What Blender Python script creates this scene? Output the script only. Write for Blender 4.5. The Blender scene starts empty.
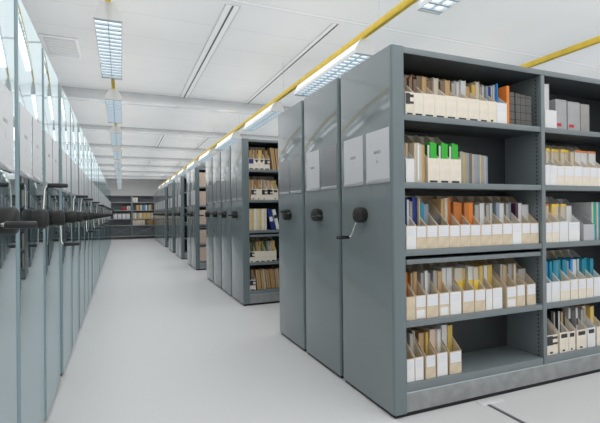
import bpy, bmesh, math, random
from mathutils import Matrix, Vector
C = bpy.context.scene.collection
PI = math.pi
rnd = random.Random(7)

# ------------------------------------------------------------------ materials
def mat(name, col, rough=.5, metal=0., coat=0., coat_rough=.03, emit=0., var=0., vscale=8., ior=1.5, alpha=1., trans=0.,
        bump=0., bscale=3., spec=.5):
    m = bpy.data.materials.new(name); m.use_nodes = True
    nt = m.node_tree; b = nt.nodes['Principled BSDF']
    b.inputs['Base Color'].default_value = (*col, 1)
    b.inputs['Roughness'].default_value = rough
    b.inputs['Metallic'].default_value = metal
    b.inputs['IOR'].default_value = ior
    b.inputs['Coat Weight'].default_value = coat
    b.inputs['Coat Roughness'].default_value = coat_rough
    b.inputs['Alpha'].default_value = alpha
    b.inputs['Transmission Weight'].default_value = trans
    b.inputs['Specular IOR Level'].default_value = spec
    if emit:
        b.inputs['Emission Color'].default_value = (*col, 1)
        b.inputs['Emission Strength'].default_value = emit
    tc = nt.nodes.new('ShaderNodeTexCoord')
    if var:
        n = nt.nodes.new('ShaderNodeTexNoise'); n.inputs['Scale'].default_value = vscale
        n.inputs['Detail'].default_value = 3
        nt.links.new(tc.outputs['Object'], n.inputs['Vector'])
        r = nt.nodes.new('ShaderNodeValToRGB')
        lo = [max(0, c*(1-var)) for c in col]; hi = [min(1, c*(1+var)) for c in col]
        r.color_ramp.elements[0].position = .3; r.color_ramp.elements[1].position = .7
        r.color_ramp.elements[0].color = (*lo, 1); r.color_ramp.elements[1].color = (*hi, 1)
        nt.links.new(n.outputs['Fac'], r.inputs['Fac']); nt.links.new(r.outputs['Color'], b.inputs['Base Color'])
    if bump:
        n2 = nt.nodes.new('ShaderNodeTexNoise'); n2.inputs['Scale'].default_value = bscale
        n2.inputs['Detail'].default_value = 1
        nt.links.new(tc.outputs['Object'], n2.inputs['Vector'])
        bp = nt.nodes.new('ShaderNodeBump'); bp.inputs['Strength'].default_value = 1; bp.inputs['Distance'].default_value = bump
        nt.links.new(n2.outputs['Fac'], bp.inputs['Height']); nt.links.new(bp.outputs['Normal'], b.inputs['Normal'])
        if coat: nt.links.new(bp.outputs['Normal'], b.inputs['Coat Normal'])
    return m

def mnode(nt, op, a, b_=None, c=None):
    n = nt.nodes.new('ShaderNodeMath'); n.operation = op
    for i, v in enumerate((a, b_, c)):
        if v is None: continue
        if isinstance(v, (int, float)): n.inputs[i].default_value = v
        else: nt.links.new(v, n.inputs[i])
    return n.outputs[0]

def stripes(m, axis, period, duty, col2, offset=0., zones=None):
    """mix thin stripes of a second colour into a material, along one object axis"""
    nt = m.node_tree; b = nt.nodes['Principled BSDF']
    tc = nt.nodes.new('ShaderNodeTexCoord'); s = nt.nodes.new('ShaderNodeSeparateXYZ')
    nt.links.new(tc.outputs['Object'], s.inputs[0])
    f = mnode(nt, 'FRACT', mnode(nt, 'MULTIPLY_ADD', s.outputs['XYZ'.index(axis)], 1/period, offset))
    k = mnode(nt, 'LESS_THAN', f, duty)
    if zones:
        tot = None
        for a, b_ in zones:
            q = mnode(nt, 'MULTIPLY', mnode(nt, 'GREATER_THAN', s.outputs['XYZ'.index(axis)], a), mnode(nt, 'LESS_THAN', s.outputs['XYZ'.index(axis)], b_))
            tot = q if tot is None else mnode(nt, 'ADD', tot, q)
        k = mnode(nt, 'MULTIPLY', k, tot)
    mx = nt.nodes.new('ShaderNodeMix'); mx.data_type = 'RGBA'
    nt.links.new(k, mx.inputs[0])
    src = b.inputs['Base Color']
    if src.links: nt.links.new(src.links[0].from_socket, mx.inputs[6])
    else: mx.inputs[6].default_value = src.default_value[:]
    mx.inputs[7].default_value = (*col2, 1)
    nt.links.new(mx.outputs[2], src)
    return m

M = {}
M['panel'] = mat('glossy grey panel laminate', (.225, .262, .270), .07, bump=.0003, bscale=1.6, ior=1.6)
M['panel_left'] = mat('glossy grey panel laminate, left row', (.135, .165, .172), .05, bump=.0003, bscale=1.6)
def tint_gloss(m, base, tint, ior):
    # lacquered laminate: diffuse body under a faintly blue mirror-like lacquer
    nt = m.node_tree; out = nt.nodes['Material Output']; b = nt.nodes['Principled BSDF']
    nrm = b.inputs['Normal'].links[0].from_socket
    nt.nodes.remove(b)
    d = nt.nodes.new('ShaderNodeBsdfDiffuse'); d.inputs[0].default_value = (*base, 1)
    g = nt.nodes.new('ShaderNodeBsdfGlossy'); g.inputs['Color'].default_value = (*tint, 1); g.inputs['Roughness'].default_value = .05
    f = nt.nodes.new('ShaderNodeFresnel'); f.inputs['IOR'].default_value = ior
    x = nt.nodes.new('ShaderNodeMixShader')
    nt.links.new(nrm, g.inputs['Normal']); nt.links.new(f.outputs[0], x.inputs[0])
    nt.links.new(d.outputs[0], x.inputs[1]); nt.links.new(g.outputs[0], x.inputs[2]); nt.links.new(x.outputs[0], out.inputs['Surface'])
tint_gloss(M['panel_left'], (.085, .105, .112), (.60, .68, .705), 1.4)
M['band'] = mat('teal grey edge band', (.165, .21, .222), .3)
M['band_left'] = mat('teal edge band lightened for sheen', (.27, .385, .425), .3, coat=.3)  # left copy lighter, standing in for grazing reflections on the corners
M['steel'] = mat('grey painted steel', (.150, .180, .190), .38, var=.04)
M['shelf'] = mat('grey shelf steel', (.195, .228, .240), .33, var=.04)
M['inner'] = mat('dark grey inner steel with painted shade', (.030, .035, .038), .5, var=.06)  # near black to deepen the shade inside the bays
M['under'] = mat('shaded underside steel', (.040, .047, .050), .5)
M['plinth'] = mat('brushed aluminium plinth', (.33, .34, .345), .38, metal=.35, var=.12, vscale=14)
M['lipstrip'] = mat('pale edge strip', (.50, .60, .63), .25)
M['gapshade'] = mat('black base gap shade', (.008, .008, .009), .7)
M['black'] = mat('black moulded plastic', (.014, .014, .015), .3, var=.5, vscale=120, bump=.0012, bscale=160)
M['grip'] = mat('black grip plastic', (.010, .010, .011), .3)
M['chrome'] = mat('bright crank rod', (.80, .78, .72), .22, metal=.85)
M['sheet'] = mat('white label paper', (.66, .67, .69), .4, coat=.15, coat_rough=.1)
M['holder'] = mat('empty grey label holder', (.20, .205, .215), .3, coat=.5, coat_rough=.1)
M['liptrans'] = mat('clear holder lip', (.42, .43, .45), .2)
M['inkfaint'] = mat('faint grey ink', (.50, .50, .51), .6)
M['ink'] = mat('dark ink', (.05, .05, .055), .6)
# shelving uprights with a row of slots
def perforated(base):
    m = base; nt = m.node_tree; b = nt.nodes['Principled BSDF']
    tc = nt.nodes.new('ShaderNodeTexCoord'); s = nt.nodes.new('ShaderNodeSeparateXYZ'); nt.links.new(tc.outputs['Object'], s.inputs[0])
    fz = mnode(nt, 'LESS_THAN', mnode(nt, 'FRACT', mnode(nt, 'MULTIPLY', s.outputs[2], 1/.028)), .42)
    band = mnode(nt, 'LESS_THAN', mnode(nt, 'ABSOLUTE', mnode(nt, 'ADD', s.outputs[1], -.045)), .0045)
    k = mnode(nt, 'MULTIPLY', fz, band)
    mx = nt.nodes.new('ShaderNodeMix'); mx.data_type = 'RGBA'; nt.links.new(k, mx.inputs[0])
    mx.inputs[6].default_value = b.inputs['Base Color'].default_value[:]; mx.inputs[7].default_value = (.015, .017, .018, 1)
    nt.links.new(mx.outputs[2], b.inputs['Base Color']); return m
M['upright'] = perforated(mat('perforated upright steel', (.185, .218, .230), .4))

M['floor'] = mat('pale grey floor covering', (.725, .722, .72), .42, var=.035, vscale=90, spec=.3, bump=.0004, bscale=60)
M['wall'] = mat('white wall paint', (.87, .87, .86), .6, var=.02)
M['ceiling'] = stripes(mat('white ceiling panels', (.74, .745, .75), .5, var=.012, vscale=3, spec=.3), 'Y', .5, .014, (.60, .61, .62), .1, [(3.3, 6.6), (9.2, 11.7), (13.9, 16.3), (18.5, 20.9)])
M['beam'] = mat('satin metal beam', (.66, .67, .68), .25, metal=.5, var=.05, vscale=2)
M['slotwhite'] = mat('white slot diffuser', (.80, .805, .81), .35)
M['slotedge'] = mat('pale slot edge', (.52, .53, .54), .5)
M['slotdark'] = mat('dark slot', (.10, .10, .105), .6)
M['ventface'] = mat('grey ceiling vent', (.62, .63, .63), .5)
M['yellow'] = mat('yellow painted rail', (.80, .68, .012), .4, var=.05)
M['housing'] = mat('clear white light housing', (.74, .77, .78), .15, coat=1., emit=.06)
M['cap'] = mat('translucent end cap', (.70, .71, .70), .2, coat=1.)
M['tube'] = mat('lit fluorescent diffuser', (.90, .96, 1.), .4, emit=.75)
M['louvre'] = mat('blue grey louvre metal', (.62, .69, .73), .3, metal=.3)
M['dash'] = mat('bright light slot', (1., 1., 1.), .4, emit=1.5)
M['wire'] = mat('thin steel wire', (.45, .46, .47), .4, metal=.5)
M['track'] = mat('steel floor track', (.34, .35, .36), .35, metal=.5)

COL = dict(cream=(.76, .67, .53), board=(.70, .60, .46), white=(.80, .80, .79), tan=(.66, .45, .22), beige=(.70, .58, .40), kraft=(.42, .25, .10),
           rust=(.52, .165, .03), orange=(.80, .23, .025), brown=(.20, .135, .085), grey=(.34, .33, .31), lgrey=(.58, .58, .57),
           dgrey=(.10, .10, .10), navy=(.012, .035, .22), blue=(.03, .30, .74), teal=(.015, .25, .36), green=(.035, .46, .035),
           dkgreen=(.015, .17, .02), yellow=(.86, .60, .06), mustard=(.60, .42, .09), black=(.018, .017, .016), purple=(.07, .02, .05),
           pink=(.72, .56, .45), mgrey=(.40, .40, .41), bluegrey=(.25, .31, .38), red=(.62, .02, .03), gold=(.78, .55, .16), cloth=(.105, .10, .092))
WORD = dict(cream='cream', board='cardboard', white='white', tan='tan', beige='beige', kraft='brown kraft', rust='rust orange', orange='orange',
            brown='dark brown', grey='grey', lgrey='light grey', dgrey='charcoal', navy='navy blue', blue='bright blue', teal='teal blue',
            green='bright green', dkgreen='dark green', yellow='yellow', mustard='mustard', black='black', purple='dark purple',
            pink='pinkish tan', mgrey='mid grey', bluegrey='blue grey', red='red', gold='golden tan', cloth='dark cloth')
for k, c in COL.items(): M[k] = mat(WORD[k] + ' cover', c, .55, var=.07, vscale=14)
stripes(M['cloth'], 'Z', .052, .09, (.02, .02, .019), .3)
M['box_cream'] = mat('cream file box card', (.84, .765, .65), .55, var=.05, vscale=26)
M['box_board'] = mat('tan file box card', (.70, .585, .43), .6, var=.09, vscale=22)
M['box_white'] = mat('white file box card', (.80, .80, .80), .5, var=.03)
M['box_grey'] = mat('pale grey file box', (.50, .51, .53), .45, var=.03)
M['pages'] = stripes(mat('paper edges', (.74, .68, .57), .7), 'X', .0042, .38, (.42, .36, .27))
M['pages_w'] = stripes(mat('white paper edges', (.78, .78, .77), .7), 'X', .0046, .36, (.50, .50, .50))
M['pages_t'] = stripes(mat('tan paper edges', (.70, .49, .26), .7), 'X', .0052, .40, (.34, .19, .07))
M['pages_g'] = stripes(mat('grey paper edges', (.52, .49, .45), .7), 'X', .0050, .40, (.25, .23, .21))
M['pages_o'] = stripes(mat('orange paper edges', (.78, .33, .08), .7), 'X', .0055, .35, (.48, .15, .03))
M['sticker'] = stripes(mat('white printed sticker', (.82, .83, .86), .5), 'Z', .0125, .14, (.64, .66, .71), .3)
M['sticker_plain'] = mat('plain white sticker', (.84, .84, .84), .5)
M['tagblack'] = mat('black base tag', (.03, .032, .036), .5)

# ------------------------------------------------------------------ mesh helpers
class MB:
    def __init__(s): s.bm = bmesh.new(); s.mats = []
    def mi(s, m):
        if m not in s.mats: s.mats.append(m)
        return s.mats.index(m)
    def box(s, a, b, m, bevel=0., T=None):
        x0, y0, z0 = a; x1, y1, z1 = b
        v = [s.bm.verts.new(p) for p in ((x0,y0,z0),(x1,y0,z0),(x1,y1,z0),(x0,y1,z0),(x0,y0,z1),(x1,y0,z1),(x1,y1,z1),(x0,y1,z1))]
        i = s.mi(m); fs = []
        for q in ((0,3,2,1),(4,5,6,7),(0,1,5,4),(1,2,6,5),(2,3,7,6),(3,0,4,7)):
            f = s.bm.faces.new([v[k] for k in q]); f.material_index = i; fs.append(f)
        if bevel:
            es = list({e for f in fs for e in f.edges})
            r = bmesh.ops.bevel(s.bm, geom=es, offset=bevel, segments=2, affect='EDGES', profile=.5)
            for f in r['faces']: f.material_index = i
            v = list({w for f in r['faces'] for w in f.verts} | {w for w in v if w.is_valid})
        if T is not None: bmesh.ops.transform(s.bm, matrix=T, verts=[w for w in v if w.is_valid])
        return s
    def prism(s, pts, axis, a, b, m, smooth=False):
        """polygon pts in the two other axes extruded along axis from a to b"""
        def P(p, t):
            return {'X': (t, p[0], p[1]), 'Y': (p[0], t, p[1]), 'Z': (p[0], p[1], t)}[axis]
        i = s.mi(m); n = len(pts)
        A = [s.bm.verts.new(P(p, a)) for p in pts]; B = [s.bm.verts.new(P(p, b)) for p in pts]
        fs = [s.bm.faces.new(A), s.bm.faces.new(B[::-1])]
        for k in range(n):
            f = s.bm.faces.new((A[k], B[k], B[(k+1) % n], A[(k+1) % n])); f.smooth = smooth; fs.append(f)
        for f in fs: f.material_index = i
        return s
    def lathe(s, prof, axis, m, seg=24, o=(0, 0, 0)):
        """prof: list of (t, r) along the axis"""
        i = s.mi(m); rings = []
        for t, r in prof:
            ring = []
            for k in range(seg):
                c, d = r*math.cos(2*PI*k/seg), r*math.sin(2*PI*k/seg)
                p = {'X': (t, c, d), 'Y': (c, t, d), 'Z': (c, d, t)}[axis]
                ring.append(s.bm.verts.new((p[0]+o[0], p[1]+o[1], p[2]+o[2])))
            rings.append(ring)
        for A, B in zip(rings, rings[1:]):
            for k in range(seg):
                f = s.bm.faces.new((A[k], A[(k+1) % seg], B[(k+1) % seg], B[k])); f.smooth = True; f.material_index = i
        for R in (rings[0], rings[-1]):
            f = s.bm.faces.new(R); f.material_index = i
        return s
    def tube(s, pts, r, m, seg=10):
        i = s.mi(m); pts = [Vector(p) for p in pts]; rings = []
        for k, p in enumerate(pts):
            d = (pts[min(k+1, len(pts)-1)] - pts[max(k-1, 0)]).normalized()
            u = d.orthogonal().normalized() if k == 0 else (u - d*u.dot(d)).normalized()
            w = d.cross(u)
            rings.append([s.bm.verts.new(p + (u*math.cos(2*PI*q/seg) + w*math.sin(2*PI*q/seg))*r) for q in range(seg)])
        for A, B in zip(rings, rings[1:]):
            for k in range(seg):
                f = s.bm.faces.new((A[k], A[(k+1) % seg], B[(k+1) % seg], B[k])); f.smooth = True; f.material_index = i
        for R in (rings[0], rings[-1]):
            f = s.bm.faces.new(R); f.material_index = i
        return s
    def mesh(s, name, mirror=False):
        if mirror:
            for v in s.bm.verts: v.co.x = -v.co.x
        bmesh.ops.recalc_face_normals(s.bm, faces=s.bm.faces[:])
        me = bpy.data.meshes.new(name); s.bm.to_mesh(me); s.bm.free()
        for m in s.mats: me.materials.append(m)
        me.set_sharp_from_angle(angle=math.radians(38))
        return me
    def build(s, name, parent=None, mirror=False, loc=None):
        o = bpy.data.objects.new(name, s.mesh(name, mirror)); C.objects.link(o)
        if parent: o.parent = parent
        if loc: o.location = loc
        return o

def tag(o, label, cat, group=None):
    o['label'] = label; o['category'] = cat
    if group: o['group'] = group
    return o
def empty(name, loc=(0, 0, 0)):
    o = bpy.data.objects.new(name, None); o.empty_display_size = .1; C.objects.link(o); o.location = loc; return o
def struct(o): o['kind'] = 'structure'; return o
def dup(root, loc, skip=()):
    r = root.copy(); C.objects.link(r); r.location = loc
    for ch in list(root.children):
        c = ch.copy(); C.objects.link(c); c.parent = r
        for g in list(ch.children):
            d = g.copy(); C.objects.link(d); d.parent = c
    return r
ORD = ['', 'first', 'second', 'third', 'fourth', 'fifth', 'sixth', 'seventh', 'eighth', 'ninth', 'tenth', 'eleventh', 'twelfth', 'thirteenth',
       'fourteenth', 'fifteenth', 'sixteenth', 'seventeenth', 'eighteenth', 'nineteenth', 'twentieth', 'twenty-first', 'twenty-second',
       'twenty-third', 'twenty-fourth', 'twenty-fifth', 'twenty-sixth', 'twenty-seventh', 'twenty-eighth', 'twenty-ninth', 'thirtieth']

# ------------------------------------------------------------------ room
CEIL = 2.95
X0, X1, Y0, Y1 = -4.2, 7.2, -5.6, 23.4
def shell(name, a, b, m):
    return struct(MB().box(a, b, m).build(name))
shell('floor', (X0, Y0, -.12), (X1, Y1, 0), M['floor'])
shell('ceiling', (X0, Y0, CEIL), (X1, Y1, CEIL+.1), M['ceiling'])
shell('wall_back', (X0, Y1, 0), (X1, Y1+.1, CEIL), M['wall'])
shell('wall_front', (X0, Y0-.1, 0), (X1, Y0, CEIL), M['wall'])
shell('wall_left', (X0-.1, Y0, 0), (X0, Y1, CEIL), M['wall'])
shell('wall_right', (X1, Y0, 0), (X1+.1, Y1, CEIL), M['wall'])
n = 1
for k, y in enumerate((6.55, 9.2, 11.6, 13.9, 16.2, 18.5, 20.8)):
    h = .14 if k == 0 else .085
    struct(MB().box((X0, y, CEIL-h), (X1, y+.16, CEIL), M['beam'], .006).build('trim_%d' % n)); n += 1
struct(MB().box((X0, 3.40, CEIL-.004), (X1, 3.43, CEIL-.0003), M['slotwhite']).build('trim_%d' % n)); n += 1
# slot diffusers let into the ceiling between the beams
ys = [Y0, 6.55, 9.2, 11.6, 13.9, 16.2, 18.5, 20.8, Y1]
for x, w in ((.87, .13), (1.83, .075)):
    for a2, b2 in ((3.50, 6.545), (9.37, 11.595), (14.07, 16.195), (18.67, 20.795)):
        t = MB()
        t.box((x-w/2, a2, CEIL-.006), (x+w/2, b2, CEIL-.0005), M['slotwhite'])
        for d in ((-w/2, -w/2+.008), (-.007, .009), (w/2-.008, w/2)) if w > .1 else ((-w/2, -w/2+.008), (.010, .026)):
            t.box((x+d[0], a2, CEIL-.0085), (x+d[1], b2, CEIL-.0062), M['slotdark'] if abs(d[0]) < .02 else M['slotedge'])
        struct(t.build('trim_%d' % n)); n += 1
# floor track running out from under the nearest shelving
t = MB()
t.box((2.105, Y0+.5, .0004), (2.118, 2.10, .0015), M['slotdark'])
t.box((2.118, Y0+.5, .0004), (2.132, 2.10, .0025), M['track'])
struct(t.build('trim_%d' % n)); n += 1
t = MB(); t.box((2.075, 2.045, .0004), (2.26, 2.10, .004), M['slotwhite'], .001)
struct(t.build('trim_%d' % n)); n += 1

v = MB()
v.box((-.72, 4.72, CEIL-.012), (-.38, 5.30, CEIL-.0005), M['slotwhite'], .003)
v.box((-.69, 4.76, CEIL-.016), (-.41, 5.26, CEIL-.0122), M['ventface'], .002)
vt = v.build('ceiling_vent'); tag(vt, 'pale square ceiling vent above the left row of grey panels', 'vent')
g = MB()
for k in range(9): g.box((-.67, 4.80+k*.05, CEIL-.020), (-.43, 4.812+k*.05, CEIL-.0162), M['slotwhite'])
g.build('vent_grille', vt)

# ------------------------------------------------------------------ lights on yellow rails
ZB = 2.43
def light_proto():
    r = empty('ceiling_light')
    L = 1.27
    hw, tw = .082, .040
    prof = [(-hw, ZB), (-hw, ZB+.03), (-tw, ZB+.105), (tw, ZB+.105), (hw, ZB+.03), (hw, ZB)]
    # shell as two sloped sides and a top, open below
    h = MB()
    def wall(p, q):
        d = Vector((q[0]-p[0], q[1]-p[1])); nrm = Vector((-d.y, d.x)).normalized()*.004
        h.prism([p, q, (q[0]-nrm.x, q[1]-nrm.y), (p[0]-nrm.x, p[1]-nrm.y)], 'Y', .012, L-.012, M['housing'])
    for p, q in zip(prof, prof[1:]): wall(p, q)
    h.build('housing', r)
    for y in (0, L-.011):
        c = MB(); c.prism([(-hw-.002, ZB-.002), (-hw-.002, ZB+.032), (-tw, ZB+.109), (tw, ZB+.109), (hw+.002, ZB+.032), (hw+.002, ZB-.002)], 'Y', y, y+.011, M['cap'])
        c.build('end_cap', r)
    d = MB(); d.box((-hw+.006, .016, ZB+.022), (hw-.006, L-.016, ZB+.026), M['tube']); d.build('diffuser', r)
    l = MB(); N = 18
    for k in range(N):
        y = .03+(L-.06)*k/(N-1)
        l.prism([(y-.008, ZB), (y+.008, ZB), (y+.002, ZB+.014), (y-.002, ZB+.014)], 'X', -hw+.005, hw-.005, M['louvre'])
    l.box((-.002, .016, ZB+.001), (.002, L-.016, ZB+.018), M['louvre'])
    l.build('louvre', r)
    for sx in (-1, 1):
        for k in range(7):
            s = MB()
            y = .10+k*.16
            a, b = Vector((sx*hw, ZB+.03)), Vector((sx*tw, ZB+.105))
            nrm = Vector((sx*.075, .042)).normalized()
            p, q = a.lerp(b, .30)+nrm*.0012, a.lerp(b, .55)+nrm*.0012
            s.prism([tuple(p), tuple(q), tuple(q+nrm*.002), tuple(p+nrm*.002)], 'Y', y, y+.105, M['dash'])
            s.build('side_slot', r)
    return r
def lamp(x, y, z, w, l, power, down=True, col=(.97, .985, 1.)):  # for the lamp tubes and for added, unseen fill lights
    d = bpy.data.lights.new('tube_and_fill_lamp', 'AREA'); d.shape = 'RECTANGLE'; d.size = w; d.size_y = l; d.energy = power; d.color = col
    o = bpy.data.objects.new('tube_and_fill_lamp', d); C.objects.link(o); o.location = (x, y, z)
    if not down: o.rotation_euler = (PI, 0, 0)
    return o
P_DOWN, P_UP, P_SOFT = 1.0, 5.3, 7.0
chains = [('above the aisle', -.068, [2.91+2.02*k for k in range(-4, 10)], 'centre'),  # rearmost lamps, behind the camera, added for frontal light
          ('above the right row of shelving', 1.735, [.84+2.0*k for k in range(-3, 11)], 'right'),
          ('far right over the nearest shelving unit', 3.54, [-5.3, -3.33, -1.35, .62, 3.2, 5.2, 7.2, 9.2, 11.2, 13.2], 'far right')]
base = light_proto(); used = False
for where, x, starts, nm in chains:
    ya, yb = -5.5, 22.6
    rail = empty('light_rail', (x, 0, 0))
    b = MB(); b.box((-.017, ya, 2.556), (.017, yb, 2.606), M['yellow'], .004); b.build('rail_bar', rail)
    tag(rail, {'centre': 'yellow light rail over the middle of the aisle, mostly hidden by its lamps',
               'right': 'long yellow light rail above the right row of shelving',
               'far right': 'yellow light rail at the upper right above the nearest shelf'}[nm], 'light rail')
    for y in [starts[0]-.2+2.0*k for k in range(13)]:
        if nm == 'far right' and 0 < y < 3: continue
        w = MB(); w.tube([(0, y, 2.606), (0, y, CEIL)], .0022, M['wire'], 6); w.build('suspension_wire', rail)
    vis = 0
    for y in starts:
        if nm == 'centre' and y < 2.5 or nm == 'right' and y < .5 or nm == 'far right':
            # outside the picture or wholly hidden: only the few that stand near the camera
            r = dup(base, (x, y, 0)) if used else base
            r.location = (x, y, 0); used = True
            if nm == 'far right' and y > 3:
                vis += 1
                tag(r, 'louvred lamp under the far right yellow rail, %s behind the nearest shelf top' % ORD[vis], 'ceiling light', 'lamps on the far right yellow rail')
            else:
                tag(r, 'louvred lamp under the yellow rail %s, outside the frame' % where, 'ceiling light', 'lamps outside the frame')
        else:
            vis += 1
            r = dup(base, (x, y, 0)) if used else base
            r.location = (x, y, 0); used = True
            tag(r, 'louvred fluorescent lamp %s, %s from the camera' % (where, ORD[vis]), 'ceiling light', 'lamps on the yellow rail ' + where)
        lamp(x, y+.635, ZB-.012, .14, 1.2, P_DOWN)
        lamp(x, y+.635, 2.63, 1.75, 1.98, P_UP, down=False); lamp(x, y+.635, 2.80, 1.75, 1.98, P_SOFT)  # wide unseen fill lights added to brighten ceiling and room
# added fill lights over the left shelving, unseen and without fixtures
for k in range(9):
    lamp(-2.2, .5+2.4*k, ZB, .14, 1.2, P_DOWN*.9)
    lamp(-2.2, .5+2.4*k, 2.63, 1.75, 2.3, P_UP, down=False); lamp(-2.2, .5+2.4*k, 2.80, 1.75, 2.35, P_SOFT)

# a further added row of fill lights, right of the frame
for k in range(11):
    lamp(5.4, -4.4+2.4*k, 2.63, 1.75, 2.3, P_UP*1.25, down=False); lamp(5.4, -4.4+2.4*k, 2.80, 1.75, 2.35, P_SOFT)
lamp(3.54, 2.55, 2.63, 1.75, .62, P_UP*.33, down=False)  # added uplight filling the dark ceiling gap between two lamps
# ------------------------------------------------------------------ mobile shelving units
XR, XL = 1.4628, -.4148
PW, PITCH = .638, .672
LEV = [1.80, 1.395, .99, .565, .193]
BAYS = [(.087, 1.237), (1.272, 2.422), (2.457, 3.607)]
def panel_section(w, t, r):
    pts = []
    for cx, cy, a0 in ((r, r, 180), (r, w-r, 90)):
        pass
    pts = [(t, 0.)]
    for k in range(7):
        a = math.radians(270 - 15*k); pts.append((r + r*math.cos(a), r + r*math.sin(a)))
    for k in range(7):
        a = math.radians(180 - 15*k); pts.append((r + r*math.cos(a), w - r + r*math.sin(a)))
    pts.append((t, w))
    return pts
def band(p, m):
    # near vertical panel edge: own colour band, left one lightened for sheen
    p.bm.normal_update(); i = p.mi(m)
    bmesh.ops.recalc_face_normals(p.bm, faces=p.bm.faces[:])
    for f in p.bm.faces:
        if f.normal.y < -.25 and abs(f.normal.z) < .5: f.material_index = i
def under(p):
    # undersides darkened to paint the shade beneath shelves and top
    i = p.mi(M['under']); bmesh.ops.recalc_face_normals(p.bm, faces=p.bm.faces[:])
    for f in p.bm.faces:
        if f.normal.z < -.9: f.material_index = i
def unit_proto(mirror, full, bays):
    r = empty('mobile_shelving_unit'); mk = mirror
    length = bays[-1][1]+.035
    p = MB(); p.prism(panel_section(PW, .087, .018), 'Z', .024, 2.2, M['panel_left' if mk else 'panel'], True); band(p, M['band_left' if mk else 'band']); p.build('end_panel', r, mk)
    b = MB(); b.box((.014, .014, .001), (length-.01, PW-.014, .0235), M['gapshade']); b.build('base_gap_shade', r, mk)  # black slab painting in the shadow gap under the base
    b = MB(); b.box((.0875, .006, .026), (length, PW-.006, .138), M['plinth'], .002)
    b.build('plinth', r, mk)
    b = MB(); b.box((.0875, .004, .1382), (length, PW-.004, .1445), M['lipstrip']); b.build('edge_strip', r, mk)
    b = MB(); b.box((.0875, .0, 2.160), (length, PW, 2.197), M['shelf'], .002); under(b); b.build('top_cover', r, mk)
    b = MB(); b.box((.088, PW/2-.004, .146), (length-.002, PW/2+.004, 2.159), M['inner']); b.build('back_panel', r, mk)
    for q, (a, c) in enumerate(bays):
        u = MB()
        u.box((c, .0005, .1447), (c+.035, .034, 2.1599), M['upright'], .001)
        u.box((c, PW-.034, .1447), (c+.035, PW-.0005, 2.1599), M['upright'], .001)
        u.box((c+.004, .034, .1447), (c+.031, PW/2-.005, 2.1599), M['upright'])
        u.box((c+.004, PW/2+.005, .1447), (c+.031, PW-.034, 2.1599), M['upright'])
        u.build('upright', r, mk)
        if full:
            for z in LEV:
                s = MB()
                zb = z-.037 if z > .3 else .1455
                s.box((a+.001, .004, zb), (c-.001, PW/2-.005, z), M['shelf'], .002)
                s.box((a+.001, PW/2+.005, zb), (c-.001, PW-.004, z), M['shelf'], .002)
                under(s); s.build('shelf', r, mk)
    if full:
        f = MB(); a, c = bays[0]
        f.box((a+.012, .006, .903), (c-.012, .030, .931), M['shelf'], .002)
        f.box((a+.012, .030, .922), (c-.012, .290, .929), M['shelf'])
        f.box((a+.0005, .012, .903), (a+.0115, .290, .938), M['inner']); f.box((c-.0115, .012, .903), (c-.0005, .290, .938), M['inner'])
        f.build('pull_out_shelf', r, mk)
    # crank
    sx = 1 if mirror else -1
    h = MB(); h.lathe([(0, .046), (.004, .0475), (.030, .0505), (.054, .0500), (.061, .0475), (.0645, .042), (.066, .034)], 'X', M['black'], 28)
    hub = h.build('crank_hub', r, loc=(0, PW/2, 1.20)); 
    for v_ in hub.data.vertices: v_.co.x *= sx
    hub.data.flip_normals() if sx < 0 else None
    rod = MB(); pts = [(.042*sx, 0, .03), (.046*sx, 0, .07), (.049*sx, 0, .152), (.052*sx, 0, .165), (.058*sx, 0, .173), (.066*sx, 0, .175)]
    rod.tube(pts, .0052, M['chrome'])
    rod.build('crank_rod', hub)
    gr = MB(); gr.lathe([(.062, .008), (.065, .0115), (.110, .0125), (.150, .0115), (.155, .008)], 'X', M['grip'], 16, (0, 0, .175))
    g_ = gr.build('crank_grip', hub)
    for v_ in g_.data.vertices: v_.co.x *= sx
    if sx < 0: g_.data.flip_normals()
    # two sheets in label holders
    for y in (.026, .325):
        s = MB(); s.box((-.0022, y, 1.397), (-.0004, y+.258, 1.722), M['sheet']); o = s.build('label_sheet', r, mk)
        l = MB(); l.box((-.0062, y, 1.393), (-.0026, y+.258, 1.418), M['liptrans'], .0008); l.build('holder_lip', o, mk)
    return r
def set_sheets(u, kinds):
    k = 0
    for ch in [c for c in u.children if c.name.split('.')[0] == 'label_sheet']:
        if kinds[k] == 'e':
            key = 'holder_' + ch.data.name
            if key not in cache:
                me = ch.data.copy(); me.materials.clear(); me.materials.append(M['holder']); cache[key] = me
            ch.data = cache[key]; ch['label'] = 'empty grey label holder'
        k += 1
cache = {}
def crank(u, ang):
    for ch in u.children:
        if ch.name.startswith('crank_hub'): ch.rotation_euler = (math.radians(ang), 0, 0)

UFULL = unit_proto(False, True, BAYS)
UCLOSED = unit_proto(False, False, BAYS)
ULEFT = unit_proto(True, False, BAYS[:2])
usedp = set()
def place(proto, loc, label, group, ang, kinds='ww'):
    if proto.name not in usedp:
        u = proto; pn = proto.name; usedp.add(pn); u.location = loc; proto_kinds[pn] = u
    else:
        u = dup(proto, loc)
        for ch in u.children:   # a copy of a unit whose holders were emptied gets its white sheets back
            pass
    tag(u, label, 'shelving unit', group)
    set_sheets(u, kinds); crank(u, ang)
    return u
proto_kinds = {}
sheet_text = []
BANK = {}
banks = [('nearest', 2.11, 3), ('second', 5.475, 4), ('third', 9.37, 2), ('fourth', 11.78, 2), ('fifth', 13.87, 2), ('last', 16.35, 8)]
right_ang = {('nearest', 0): 212, ('nearest', 1): 96, ('nearest', 2): 80}
uc_first = ufull_first = True
plan = []
for bn, y, cnt in banks:
    for k in range(cnt):
        plan.append((bn, k, cnt, y+k*PITCH))
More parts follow.
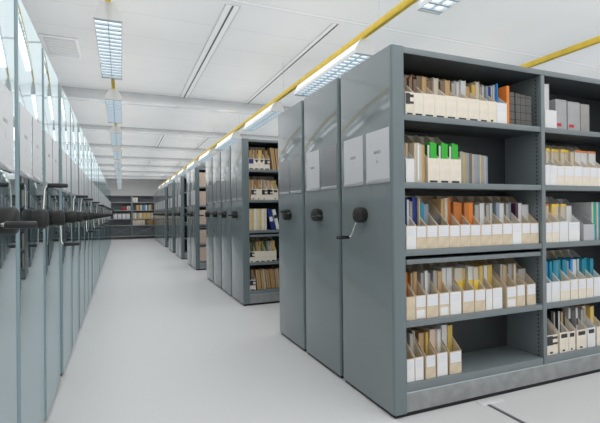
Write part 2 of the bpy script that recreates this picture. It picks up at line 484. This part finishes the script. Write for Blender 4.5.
# white-sheet units first so that the prototypes keep their paper
for bn, k, cnt, y in plan:
    full = k == 0
    where = 'right row, %s bank' % bn
    if cnt == 2: pos = ('front unit with open shelves', 'rear unit behind the front one')[k]
    elif k == 0: pos = 'front unit with open shelves'
    else: pos = '%s panel from the front' % ORD[k+1]
    kinds = {('nearest', 0): 'ww', ('nearest', 1): 'ew', ('nearest', 2): 'ee'}.get((bn, k), 'ee' if bn == 'second' else 'ew' if k % 2 else 'ww')
    ang = right_ang.get((bn, k), rnd.choice((85, 95, 100, 90, 265, 92)))
    u = place(UFULL if full else UCLOSED, (XR, y, 0), 'grey mobile shelving unit, %s, %s' % (where, pos), 'mobile shelving units, right row', ang, 'ww')
    BANK[(bn, k)] = (u, kinds)
left_y = []
y = 1.522
gaps = {3: .09, 5: .05, 8: .10, 11: .16, 15: .10, 19: .1}
for k in range(26):
    left_y.append(y); y += .690
    if k+1 in gaps: y += gaps[k+1]
    if y > 19.6: break
lang = {0: 94, 1: -9, 2: 172, 3: -12, 4: -14, 5: 165, 6: -8, 7: 168, 8: -15, 9: 160}
for k, y in enumerate(left_y):
    side = {0: 'closest to the camera, crank pointing forward', 1: 'second from the camera, crank turned up', 2: 'third from the camera, crank hanging down'}.get(k, '%s panel from the camera' % ORD[k+1])
    u = place(ULEFT, (XL, y, 0), 'grey mobile shelving unit in the left row, ' + side, 'mobile shelving units, left row', lang.get(k, rnd.choice((-10, 170, -14, 165, 0, 90))))
    if k < 3: BANK[('left', k)] = (u, 'ww')
def text(parent, body, loc, size, side):
    ink = M['ink'] if side < 0 else M['inkfaint']
    c = bpy.data.curves.new('label_text', 'FONT'); c.body = body; c.size = size; c.align_x = 'CENTER'; c.extrude = .0002
    c.materials.append(ink)
    tmp = bpy.data.objects.new('label_text', c)
    me = bpy.data.meshes.new_from_object(tmp); bpy.data.objects.remove(tmp)
    o = bpy.data.objects.new('label_text', me); C.objects.link(o); o.parent = parent
    # lettering faces the aisle
    o.matrix_local = (Matrix(((0, 0, -1), (-1, 0, 0), (0, 1, 0))) if side < 0 else Matrix(((0, 0, 1), (1, 0, 0), (0, 1, 0)))).to_4x4()
    o.location = loc
    return o
for key, (u, kinds) in BANK.items():
    set_sheets(u, kinds)
    if key[0] in ('nearest', 'left'):
        sd = -1 if key[0] == 'nearest' else 1
        sh = [c for c in u.children if c.name.split('.')[0] == 'label_sheet']
        for q, (o, y) in enumerate(zip(sh, (.026, .325))):
            if kinds[q] == 'e': continue
            w = ('МАКО', 'НАВО')[q] if key[0] == 'nearest' else 'МАКО'
            x = -.0024 if sd < 0 else .0024
            text(o, w, (x, y+.129, 1.578), .026, sd)
            text(o, '1', (x, y+.129, 1.545), .018, sd)
            if q == 0 or sd > 0: text(o, 'Б', (x, y+.129, 1.520), .024, sd)

# ------------------------------------------------------------------ file boxes and what stands in them
BW, BH, BD, FH = .085, .334, .250, .143
def file_box(w, m, label, stick=None, fh=FH, h=BH, loc=(0, 0, 0), group=None, cat='file box', d=BD):
    b = MB(); t = .003
    side = [(0, 0), (0, fh), (d-.030, h), (d, h), (d, 0)]
    b.prism(side, 'X', 0, t, m); b.prism(side, 'X', w-t, w, m)
    b.box((t, 0, 0), (w-t, d, t), m); b.box((t, 0, t), (w-t, t, fh), m); b.box((t, d-t, t), (w-t, d, h), m)
    o = b.build('file_box', loc=loc)
    tag(o, label, cat, group)
    s = stick or ''
    if 'u' in s:   # white printed sticker on the upper half of the front
        q = MB(); q.box((.006, -.0012, fh*.50), (w-.006, -.0002, fh-.004), M['sticker']); q.build('sticker', o)
    if 'f' in s:   # front wholly covered in white
        q = MB(); q.box((.002, -.0012, .003), (w-.002, -.0002, fh-.003), M['sticker_plain']); q.build('sticker', o)
        q = MB(); q.box((.012, -.0020, fh*.58), (w-.012, -.0013, fh-.012), M['sticker']); q.build('printed_label', o)
    if 'l' in s:   # second small sticker low on the front
        q = MB(); q.box((.008, -.0012, .006), (w-.012, -.0002, fh*.38), M['sticker_plain']); q.build('low_sticker', o)
    if 't' in s:   # black tag along the base
        q = MB(); q.box((w*.16, -.0012, .002), (w*.82, -.0002, .014), M['tagblack']); q.build('base_tag', o)
    if 's' in s:   # small black mark
        q = MB(); q.box((w*.30, -.0012, .008), (w*.55, -.0002, .020), M['tagblack']); q.build('base_tag', o)
    if 'k' in s:   # black label near the top
        q = MB(); q.box((w*.15, -.0012, fh*.72), (w*.85, -.0002, fh*.92), M['tagblack']); q.build('black_label', o)
    if 'K' in s:   # large dark smudged label
        q = MB(); q.box((.002, -.0012, fh*.48), (w*.55, -.0002, fh*.95), M['tagblack']); q.box((w*.55, -.0012, fh*.78), (w*.98, -.0002, fh*.90), M['tagblack'])
        q.box((w*.55, -.0012, fh*.50), (w*.98, -.0002, fh*.60), M['tagblack']); q.build('black_label', o)
    if 'b' in s:   # dark wedge label
        q = MB(); q.prism([(w*.08, fh*.92), (w*.92, fh*.92), (w*.5, fh*.60)], 'Y', -.0012, -.0002, M['tagblack']); q.build('black_label', o)
    if 'B' in s:
        q = MB(); q.box((.003, -.0012, fh*.52), (w*.9, -.0002, fh*.96), M['navy']); q.build('blue_label', o)
    return o
PAGES = dict(white='pages_w', lgrey='pages_w', grey='pages_g', bluegrey='pages_g', tan='pages_t', kraft='pages_t', beige='pages', cream='pages',
             brown='pages_t', rust='pages_o', orange='pages_o')
def booklet(w, d, h, col, label, loc, group, lean=0., name='booklet', cat=None, spine=False, extra=None, kind='booklet'):
    b = MB(); t = min(.0022, w*.2); m = M[col]; pg = M[PAGES.get(col, 'pages_w')]
    b.box((0, 0, 0), (t, d, h), m); b.box((w-t, 0, 0), (w, d, h), m)
    if spine:
        b.box((t, 0, 0), (w-t, t*1.4, h), m); b.box((t, t*1.4, .003), (w-t, d-.004, h-.004), pg)
    else:
        b.box((t, .003, .002), (w-t, d-.003, h-.005), pg)
        b.box((t, d-.003, 0), (w-t, d, h), m)
    o = b.build(kind, loc=loc)
    if lean: o.rotation_euler = (0, math.radians(lean), 0)
    if extra == 'yellow':
        q = MB(); q.box((t, -.0012, h*.35), (w-t*.5, .0028, h*.68), M['yellow']); q.build('colour_band', o)
    if extra == 'orange':
        q = MB(); q.box((t*.5, -.0012, h*.38), (w-t*.5, .0028, h*.60), M['gold']); q.build('colour_band', o)
    if extra == 'yellowtop':
        q = MB(); q.box((t*.2, -.0012, h*.93), (w-t*.2, .0028, h+.0004), M['yellow']); q.build('colour_band', o)
    if extra == 'orangetop':
        q = MB(); q.box((t*.2, -.0012, h*.95), (w-t*.2, .0028, h+.0004), M['orange']); q.build('colour_band', o)
    if extra == 'label':
        q = MB(); q.box((t, -.0012, h*.40), (w-t, -.0001, h*.62), M['sticker_plain']); q.build('spine_label', o)
    if extra == 'black':
        q = MB(); q.box((t, -.0012, h*.55), (w-t, -.0001, h*.72), M['tagblack']); q.build('spine_label', o)
    if extra == 'red':
        q = MB(); q.box((w*.1, -.0012, h*.12), (w*.5, -.0001, h*.22), M['red']); q.build('spine_label', o)
    if extra == 'specks':
        q = MB()
        q.box((w*.2, -.0012, h*.06), (w*.75, -.0001, h*.94), M['sticker']); q.build('spine_label', o)
    tag(o, label, cat or kind, group)
    return o

SOLID = ('rust', 'orange', 'navy', 'blue', 'teal', 'dkgreen', 'green', 'mustard', 'yellow', 'gold', 'black', 'dgrey', 'brown', 'purple', 'kraft', 'bluegrey', 'pink', 'red')
def fill_box(box_x, w, z, yf, contents, tagline, group, hbase=.272):
    """contents: list of colour or (colour, height, extra)"""
    inner = w-.010
    n_ = len(contents); x = box_x+.005
    tw = sum((c[3] if isinstance(c, tuple) and len(c) > 3 else 1.) for c in contents)
    for k, c in enumerate(contents):
        if not isinstance(c, tuple): c = (c,)
        col = c[0]; h = c[1] if len(c) > 1 and c[1] else hbase - .012*rnd.random()
        ex = c[2] if len(c) > 2 else None; wt = c[3] if len(c) > 3 else 1.
        ww = inner*wt/tw - .0008
        nm = WORD[col]
        pos = ['', 'leftmost ', 'second ', 'third ', 'fourth ', 'fifth '][k+1] if n_ > 1 else ''
        if n_ == 2: pos = ('left-side ', 'right-side ')[k]
        booklet(ww, .160, h, col, '%s%s booklet %s' % (pos, nm.split()[-1] if len(nm.split()) > 1 else nm, tagline), (x, yf+.050+.030*rnd.random(), z+.0035), group, extra=ex, spine=(col in SOLID and rnd.random() < .8))
        x += ww+.0008

def row(bank, bay, tier, yf, z, boxes):
    """boxes: (x0, x1, material, stickers, contents)"""
    place_ = '%s shelf, %s' % (tier, bay)
    nb = len(boxes)
    for k, (x0, x1, m, st, cont) in enumerate(boxes):
        look = {'box_cream': 'cream', 'box_board': 'tan card', 'box_white': 'white', 'box_grey': 'pale grey'}[m]
        extra = ' with black base tag' if 't' in st else ' with black label' if ('k' in st or 'K' in st or 'b' in st) else ' with blue label' if 'B' in st else ' faced in white' if 'f' in st else ' with white sticker' if 'u' in st else ''
        pos = ORD[k+1] + ' from left'
        file_box(x1-x0-.0015, M[m], '%s file box%s, %s, %s' % (look, extra, pos, place_), st, loc=(x0, yf, z+.0005), group='file boxes on the ' + place_,
                 fh=FH*rnd.uniform(.97, 1.02))
        if cont:
            fill_box(x0, x1-x0-.0015, z+.0005, yf, cont, 'in %s box, %s' % (ORD[k+1], place_), 'booklets in the boxes on the ' + place_)

YF = 2.135
def edges(e): return list(zip(e, e[1:]))
bayA, bayB = 'near left bay', 'near right bay'
# top shelf
e = edges([1.580, 1.642, 1.715, 1.800, 1.886, 1.975, 2.067, 2.162, 2.238, 2.314, 2.406])
ct = [[('kraft', .23), ('brown', .25)], [('brown', .24), ('rust', .26, None, .6), ('brown', .24)], ['brown', 'tan'], [('brown', .25), ('cream', .268)], [('brown', .25), 'tan'], [('grey', .25), ('white', .268)],
      [('white', .28), ('tan', .25)], [('mustard', .26), ('cream', .285)], [('grey', .26), ('lgrey', .27), ('bluegrey', .26)], [('navy', .26), ('white', .27), ('lgrey', .28), ('blue', .285, None, .6), ('orange', .25, None, .5)]]
st = ['tK', 't', 't', 't', 't', 't', 't', 't', 's', 'f']
row('n', bayA, 'top', YF, LEV[0], [(a, b, 'box_white' if s == 'f' else 'box_cream', s, c) for (a, b), s, c in zip(e, st, ct)])
booklet(.024, .22, .262, 'orange', 'orange spined book beside the grey binders on the top shelf', (2.408, YF+.004, LEV[0]+.001), None, spine=True, kind='book')
for k, (a, b) in enumerate([(2.437, 2.482), (2.492, 2.537), (2.540, 2.588), (2.591, 2.643)]):
    booklet(b-a, .20, .222-.004*k, 'cloth', 'dark grey cloth binder with banded spine, %s from left on the top shelf' % ORD[k+1], (a, YF+.006, LEV[0]+.001), 'grey binders on the top shelf',
            spine=True, kind='binder')
# second shelf
row('n', bayA, 'second', YF, LEV[1], [(1.579, 1.641, 'box_white', 'p', [('beige', .245), ('tan', .24), ('beige', .245)])])
for k, (a, b, c, ex) in enumerate([(1.644, 1.663, 'beige', None), (1.664, 1.683, 'lgrey', 'specks'), (1.684, 1.702, 'beige', None), (1.703, 1.720, 'tan', None)]):
    booklet(b-a, .22, .243-.003*k, c, '%s loose folder standing between white box and cream boxes, %s from left' % (WORD[c], ORD[k+1]), (a, YF+.004, LEV[1]+.001), 'loose folders on the second shelf', extra=ex, spine=(c == 'lgrey'), kind='folder')
for k, (a, b) in enumerate([(1.742, 1.829), (1.830, 1.912), (1.913, 2.003)]):
    file_box(b-a, M['box_cream'], 'cream file box holding green folders, %s of three on the second shelf' % ORD[k+1], 't', loc=(a, YF, LEV[1]+.0005), group='cream boxes with green folders', fh=.152)
    x = a+.005
    for q, (c, w, h) in enumerate([('dkgreen', .022, .236), ('green', .024, .250), ('green', .024, .244)][:3 if k else 3]):
        booklet(w, .19, h, c, '%s folder, %s in the %s box of green folders' % (WORD[c], ORD[q+1], ORD[k+1]), (x, YF+.012, LEV[1]+.004), 'green folders on the second shelf', spine=(c == 'green'), kind='folder')
        x += w+.001
x = 2.022
for k, (c, w) in enumerate([('grey', .026), ('mustard', .014), ('grey', .022), ('bluegrey', .012), ('brown', .022), ('mgrey', .020), ('grey', .022), ('bluegrey', .022), ('gold', .008), ('grey', .024), ('mgrey', .02), ('bluegrey', .012)]):  # greys picked darker to paint the shade on these journals
    booklet(w, .20, .205-.002*k+.004*rnd.random(), c, 'thin %s journal, %s from left right of the green folder boxes' % (WORD[c], ORD[k+1]), (x, YF+.03, LEV[1]+.001), 'thin journals on the second shelf', spine=True, kind='journal')
    x += w+.0012
# third shelf
e = edges([1.576, 1.649, 1.726, 1.813, 1.902, 1.990, 2.075, 2.163, 2.257, 2.354, 2.443, 2.530, 2.612, 2.695])
ct = [[('navy', .31), ('white', .315), ('navy', .31, None, .4), ('white', .30)], [('grey', .29), ('navy', .315, None, 2.), ('beige', .31, None, .6)], [('teal', .28, None, .5), ('bluegrey', .27)], [('dgrey', .2)],
      [('tan', .31), ('beige', .315), ('rust', .31)], [('rust', .285), ('rust', .28)], [('rust', .28), ('orange', .28)], [('grey', .27), ('lgrey', .28)], [('grey', .27), ('lgrey', .28, None, 1.4)], [('bluegrey', .28, None, .6), ('lgrey', .28)],
      [('grey', .275), ('lgrey', .28, None, .6), ('bluegrey', .28)], [('purple', .275, None, .6), ('lgrey', .28)], [('lgrey', .27, None, .4)]]
st = ['f', 'u', 'u', 'u', 'u', 'u', 'u', 'u', 'u', 'u', 'f', 'u', 'u']
row('n', bayA, 'third', YF, LEV[2], [(a, b, 'box_board' if s == 'u' else 'box_cream', s, c) for (a, b), s, c in zip(e, st, ct)])
# fourth shelf
e = [(1.572, 1.636), (1.638, 1.718), (1.722, 1.813), (1.818, 1.899), (1.902, 1.995), (2.006, 2.102), (2.106, 2.196), (2.199, 2.257), (2.259, 2.346), (2.386, 2.476), (2.479, 2.556), (2.574, 2.659)]
ct = [[('rust', .285), ('rust', .275)], [('kraft', .27, None, .4), ('grey', .27), ('tan', .275)], ['grey', ('lgrey', .28), 'grey'], [('grey', .275), ('tan', .27)], [('lgrey', .285), ('white', .285)], [('cream', .28, 'yellow', 1.5), ('mustard', .27, None, .4)],
      [('white', .285, 'yellow'), ('cream', .28, 'yellow')], [('mustard', .28), ('gold', .28)], [('gold', .282), ('mustard', .28)], [('grey', .285), ('tan', .28), 'grey'], [('grey', .28), ('beige', .28, None, .5)], [('grey', .24)]]
st = ['', 'ul', 'u', 'ul', 'f', 'u', 'u', 'f', 'f', 'ul', 'u', 'u']
row('n', bayA, 'fourth', YF, LEV[3], [(a, b, 'box_board', s, c) for (a, b), s, c in zip(e, st, ct)])
# bottom shelf
e = [(1.570, 1.628), (1.630, 1.694), (1.710, 1.786), (1.796, 1.879), (1.895, 1.991)]
ct = [[('brown', .26), ('tan', .26), ('grey', .26)], [('grey', .27), ('beige', .28, None, .6)], [('brown', .26), ('mustard', .26, None, .4)], [('pink', .27, 'orange', 1.8), ('white', .275)], [('lgrey', .29, None, .6), ('mustard', .28, None, .5)]]
st = ['f', 'f', 'u', 'f', 'u']
row('n', bayA, 'bottom', YF, LEV[4], [(a, b, 'box_board', s, c) for (a, b), s, c in zip(e, st, ct)])

# right bay of the nearest unit
file_box(.118, M['box_white'], 'white file box with tall loose papers at the left of the right bay top shelf', 'p', loc=(2.770, YF, LEV[0]+.0005), fh=.13, h=.22)
booklet(.050, .18, .318, 'white', 'tall white papers standing in the white box on the right bay top shelf', (2.778, YF+.012, LEV[0]+.005), None, kind='paper_stack', cat='papers')
for k, (a, b) in enumerate([(2.905, 3.020), (3.032, 3.164), (3.172, 3.270)]):
    booklet(b-a, .22, .222-.006*k, ('mgrey', 'mgrey', 'grey')[k], 'grey folder case%s, %s from left on the right bay top shelf' % (' with red mark' if k < 2 else '', ORD[k+1]), (a, YF+.02, LEV[0]+.001), 'grey folder cases', spine=True, extra='red' if k < 2 else None, kind='folder_case', cat='folder')
e = edges([2.766, 2.812, 2.884, 2.962, 3.064, 3.159, 3.240, 3.320, 3.410])
ct = [[('dkgreen', .275)], [('beige', .27, 'yellowtop'), ('cream', .27, 'yellowtop')], [('beige', .27, 'yellowtop'), ('beige', .27, 'yellowtop')], [('cream', .27, 'yellowtop'), ('beige', .27, 'yellowtop')], [('cream', .27, 'yellowtop'), ('beige', .26)],
      [('white', .27, 'orangetop')], [('white', .27, 'orangetop')], [('white', .27, 'orangetop')]]
row('n', bayB, 'second', YF, LEV[1], [(a, b, 'box_white' if k in (0, 1) else 'box_cream', 'f' if k in (0, 1) else 'u', c) for k, ((a, b), c) in enumerate(zip(e, ct))])
e = [(2.762, 2.826), (2.828, 2.903), (2.906, 2.996), (3.000, 3.120)]
ct = [[('pink', .27, 'orangetop')], [('cream', .27, 'orangetop'), ('pink', .27, 'orangetop')], [('gold', .27, 'yellowtop'), ('beige', .27, 'yellowtop')], [('cream', .27, 'yellowtop'), ('white', .26)]]
row('n', bayB, 'third', YF, LEV[2], [(a, b, 'box_cream' if k < 2 else 'box_white', 'f' if k == 3 else 'u', c) for k, ((a, b), c) in enumerate(zip(e, ct))])
file_box(.120, M['box_grey'], 'wide pale grey file box beside the white box on the right bay third shelf', '', loc=(3.16, YF-.002, LEV[2]+.0005), fh=.12, h=.318)
for k, c in enumerate(['lgrey', 'green', 'blue', 'gold', 'teal', 'blue']):
    booklet(.018, .2, .285, c, '%s booklet, %s in the group right of the wide grey box' % (WORD[c], ORD[k+1]), (3.30+.0195*k, YF+.03, LEV[2]+.001), 'coloured booklets on the right bay third shelf', spine=True)
e = [(2.760, 2.815), (2.818, 2.902), (2.908, 3.008), (3.014, 3.094), (3.100, 3.185), (3.190, 3.265), (3.270, 3.355)]
ct = [[('teal', .275)] * 2, [('teal', .28), ('blue', .275, None, .6), ('teal', .275)], [('teal', .28), ('lgrey', .28, None, .4), ('teal', .28)], [('teal', .28), ('bluegrey', .27, None, .5)], [('blue', .28, None, .5), ('teal', .28)], [('teal', .28), ('teal', .275)], [('teal', .28), ('teal', .275)]]
row('n', bayB, 'fourth', YF, LEV[3], [(a, b, 'box_white' if k < 2 or k == 6 else 'box_cream', 'u', c) for k, ((a, b), c) in enumerate(zip(e, ct))])
e = [(2.760, 2.874), (2.896, 2.988), (2.991, 3.058), (3.076, 3.184), (3.193, 3.281), (3.299, 3.380)]
ct = [[('black', .27), ('brown', .27), ('black', .26)], [('black', .28), ('dgrey', .27), ('black', .28)], [('brown', .27), ('black', .28)], [('lgrey', .29, 'black', .5), ('dgrey', .27), ('white', .285, 'black', .5)], [('grey', .27), ('beige', .29)], [('gold', .28), ('beige', .28)]]
st = ['Ks', 'ks', 'ks', 'ks', 'k', '']
row('n', bayB, 'bottom', YF, LEV[4], [(a, b, 'box_cream' if k != 4 else 'box_white', s, c) for k, ((a, b), s, c) in enumerate(zip(e, st, ct))])

# second bank, front unit
Y2 = 5.475+.025
b2 = 'second bank front'
def lean_folders(n_, x, z, cols, w, h, lean, what, group, y=Y2):
    for k in range(n_):
        c = cols[k % len(cols)]
        booklet(w, .2, h-.004*(k % 3), c, '%s folder, %s from left among %s' % (WORD[c], ORD[k+1], what), (x+k*(w+.007), y+.01+.012*(k % 2), z+.0010), group, lean=lean, kind='folder')
e = edges([1.558, 1.632, 1.704, 1.776, 1.854])
row('s', b2, 'top', Y2, LEV[0], [(a, b, 'box_cream', s, c) for (a, b), s, c in zip(e, ['Bt', 'bt', 'bt', 'Kt'], [['kraft', 'tan', 'kraft'], ['tan', 'brown', 'tan'], ['gold', 'yellow', 'tan'], ['brown', 'kraft', 'tan']])])
lean_folders(5, 1.895, LEV[0], ['kraft', 'tan', 'brown', 'kraft'], .026, .30, -7, 'the leaning folders on the second bank top shelf', 'leaning folders, second bank top shelf')
row('s', b2, 'second', Y2, LEV[1], [(a, b, 'box_cream', s, c) for (a, b), s, c in zip(edges([1.585, 1.660, 1.735, 1.812, 1.892, 1.97]), ['Ks', 's', 'Ks', 'Kk', 'ks'], [['tan', 'beige', 'kraft'], ['kraft', 'tan'], ['beige', 'kraft', 'cream'], ['tan', 'beige', 'tan'], ['cream', 'mustard']])])
booklet(.024, .2, .27, 'tan', 'tan folder standing at the left end of the second bank second shelf', (1.556, Y2+.01, LEV[1]+.001), None, kind='folder')
for k, c in enumerate(['cream', 'gold', 'white', 'cream', 'gold', 'white', 'cream']):
    booklet(.034, .2, .285-.004*(k % 2), c, '%s volume, %s from left on the second bank third shelf' % (WORD[c], ORD[k+1]), (1.556+.0355*k, Y2+.01, LEV[2]+.001), 'pale volumes, second bank third shelf', spine=True, kind='book')
booklet(.05, .2, .28, 'navy', 'navy binder leaning beside the pale volumes on the second bank', (1.872, Y2+.01, LEV[2]+.001), None, lean=-12, spine=True, extra='label', kind='binder')
booklet(.045, .2, .275, 'white', 'white binder with label leaning right of the navy binder', (1.945, Y2+.005, LEV[2]+.001), None, lean=-14, spine=True, extra='black', kind='binder')
row('s', b2, 'fourth', Y2, LEV[3], [(a, b, 'box_cream', s, c) for (a, b), s, c in zip(edges([1.558, 1.630, 1.705, 1.780, 1.857, 1.935]), ['Ks', 't', 't', 't', 'ts'], [['pink', 'brown', 'dkgreen'], ['brown', 'tan'], ['mustard', 'dkgreen', 'tan'], ['dkgreen', 'bluegrey', 'beige'], ['beige', 'gold']])])
row('s', b2, 'bottom', Y2, LEV[4], [(1.558, 1.640, 'box_cream', 'Kt', ['dgrey', 'brown'])])
lean_folders(11, 1.668, LEV[4], ['kraft', 'tan', 'kraft', 'beige', 'kraft', 'brown'], .026, .27, -6, 'the leaning folders on the second bank bottom shelf', 'leaning folders, second bank bottom shelf')
# third bank
Y3 = 9.37+.02
for t_, z in zip(('top', 'second', 'third', 'fourth', 'bottom'), LEV):
    for k in range(4):
        booklet(.044, .2, .305, 'pink', 'pinkish tan volume, %s from left on the third bank %s shelf' % (ORD[k+1], t_), (1.556+.046*k, Y3, z+.001), 'pinkish volumes, third bank', spine=True, kind='book')

# ------------------------------------------------------------------ fixed shelving along the back wall
YS = 22.6
M['fixed'] = mat('grey fixed shelving steel', (.235, .255, .265), .45)
M['fixedshelf'] = mat('pale grey fixed shelf', (.36, .385, .395), .4)
def back_bay(x0, x1, label):
    r = empty('static_shelving', (x0, YS, 0)); w = x1-x0
    for x in (0, w-.03):
        p = MB(); p.box((x, 0, 0), (x+.03, .03, 2.14), M['fixed'], .002); p.box((x, .37, 0), (x+.03, .40, 2.14), M['fixed'], .002); p.build('upright', r)
    b = MB(); b.box((.03, .392, .1), (w-.03, .398, 2.12), M['fixed']); b.build('back_panel', r)
    for z in (2.14, 1.80, 1.41, 1.0, .68, .15):
        s = MB(); s.box((.031, .002, z-.035), (w-.031, .388, z), M['fixedshelf'], .002); s.build('shelf', r)
    for s in (-1, 1):
        q = MB(); a, c = ((.035, .17), (w-.035, .62)) if s > 0 else ((.035, .62), (w-.035, .17))
        q.tube([(a[0], -.008, a[1]), (c[0], -.008, c[1])], .006, M['wire'], 6); q.build('cross_brace', r)
    tag(r, label, 'shelving')
back_bay(-.60, .47, 'grey fixed shelf bay on the back wall holding a red item and white boxes')
back_bay(.475, 1.53, 'grey fixed shelf bay on the back wall full of coloured books')
back_bay(1.535, 2.6, 'grey fixed shelf bay on the back wall, mostly hidden behind the last bank')
def small(kind, x, z, w, h, c, label, group, cat, lid=None):
    b = MB(); b.box((0, 0, 0), (w, .24, h*.86), M[c], .003); b.box((-.003, -.003, h*.86), (w+.003, .243, h), M[lid or c], .002)
    o = b.build(kind, loc=(x, YS+.03, z+.001)); tag(o, label, cat, group)
for k, (x, w, h, c, l) in enumerate([(.51, .11, .26, 'white', 'kraft'), (.63, .12, .25, 'white', 'tan')]):
    small('storage_box', x, 1.80, w, h, c, 'small white box with brown lid, %s on the top shelf of the back wall' % ('left one' if k == 0 else 'right one'), 'boxes on the back wall top shelf', 'box', l)
x = .68
for k, (c, w) in enumerate([('tan', .10), ('kraft', .07), ('beige', .09), ('blue', .07), ('bluegrey', .08), ('white', .07), ('teal', .07), ('beige', .09), ('kraft', .08)]):
    booklet(w, .22, .25+.02*rnd.random(), c, '%s volume, %s from left on the back wall upper book shelf' % (WORD[c], ORD[k+1]), (x, YS+.03, 1.411), 'books on the back wall upper shelf', spine=True, kind='book'); x += w+.003
x = .515
for k, (c, w) in enumerate([('beige', .09), ('white', .07), ('bluegrey', .06), ('gold', .09), ('white', .08), ('tan', .09), ('gold', .10), ('tan', .08), ('beige', .10), ('gold', .09), ('white', .07)]):
    booklet(w, .22, .27+.02*rnd.random(), c, '%s volume, %s from left on the back wall middle book shelf' % (WORD[c], ORD[k+1]), (x, YS+.03, 1.001), 'books on the back wall middle shelf', spine=True, kind='book'); x += w+.003
for k in range(5):
    small('storage_box', .513+.112*k, .68, .106, .27, 'cream', 'cream box with tan lid, %s from left on the back wall lower shelf' % ORD[k+1], 'cream boxes on the back wall', 'box', 'tan')
for k, c in enumerate(['brown', 'kraft', 'tan']):
    small('storage_box', 1.09+.128*k, .68, .122, .27, 'kraft' if k else 'brown', 'brown box, %s of three at the right end of the back wall lower shelf' % ORD[k+1], 'brown boxes on the back wall', 'box', c)
small('storage_box', .05, 1.41, .15, .15, 'red', 'small red box on the left bay of the back wall shelving', None, 'box')
for k in range(2):
    small('storage_box', .24+.09*k, 1.41, .08, .2, 'lgrey', 'light grey box right of the red box, %s' % ('nearer to it' if k == 0 else 'further from it'), 'grey boxes beside the red box', 'box', 'white')
for k in range(4):
    small('storage_box', -.36+.19*k, 1.0, .165, .25, 'white', 'white box, %s from left on the left bay of the back wall' % ORD[k+1], 'white boxes on the back wall', 'box', 'lgrey')

# ------------------------------------------------------------------ world, camera, colour
w = bpy.data.worlds.new('World'); bpy.context.scene.world = w; w.use_nodes = True
w.node_tree.nodes['Background'].inputs[0].default_value = (.9, .95, 1, 1); w.node_tree.nodes['Background'].inputs[1].default_value = .3
cam = bpy.data.cameras.new('camera'); co = bpy.data.objects.new('camera', cam); C.objects.link(co)
R_ = Vector((.92341295, -.38368149, -.00985057)); U_ = Vector((.00818958, -.0059625, .99994869)); F_ = Vector((.38372053, .92344624, .00236366))
co.matrix_world = Matrix(((R_.x, U_.x, -F_.x, 0), (R_.y, U_.y, -F_.y, 0), (R_.z, U_.z, -F_.z, 1.2196), (0, 0, 0, 1)))
cam.sensor_width = 36; cam.lens = 429.58/600*36; cam.clip_start = .02; cam.clip_end = 100
sc = bpy.context.scene; sc.camera = co
sc.view_settings.view_transform = 'Standard'; sc.view_settings.look = 'None'; sc.view_settings.exposure = .06
sc.cycles.use_denoising = True; sc.cycles.max_bounces = 10; sc.cycles.diffuse_bounces = 5; sc.cycles.glossy_bounces = 5
sc.cycles.sample_clamp_indirect = 6
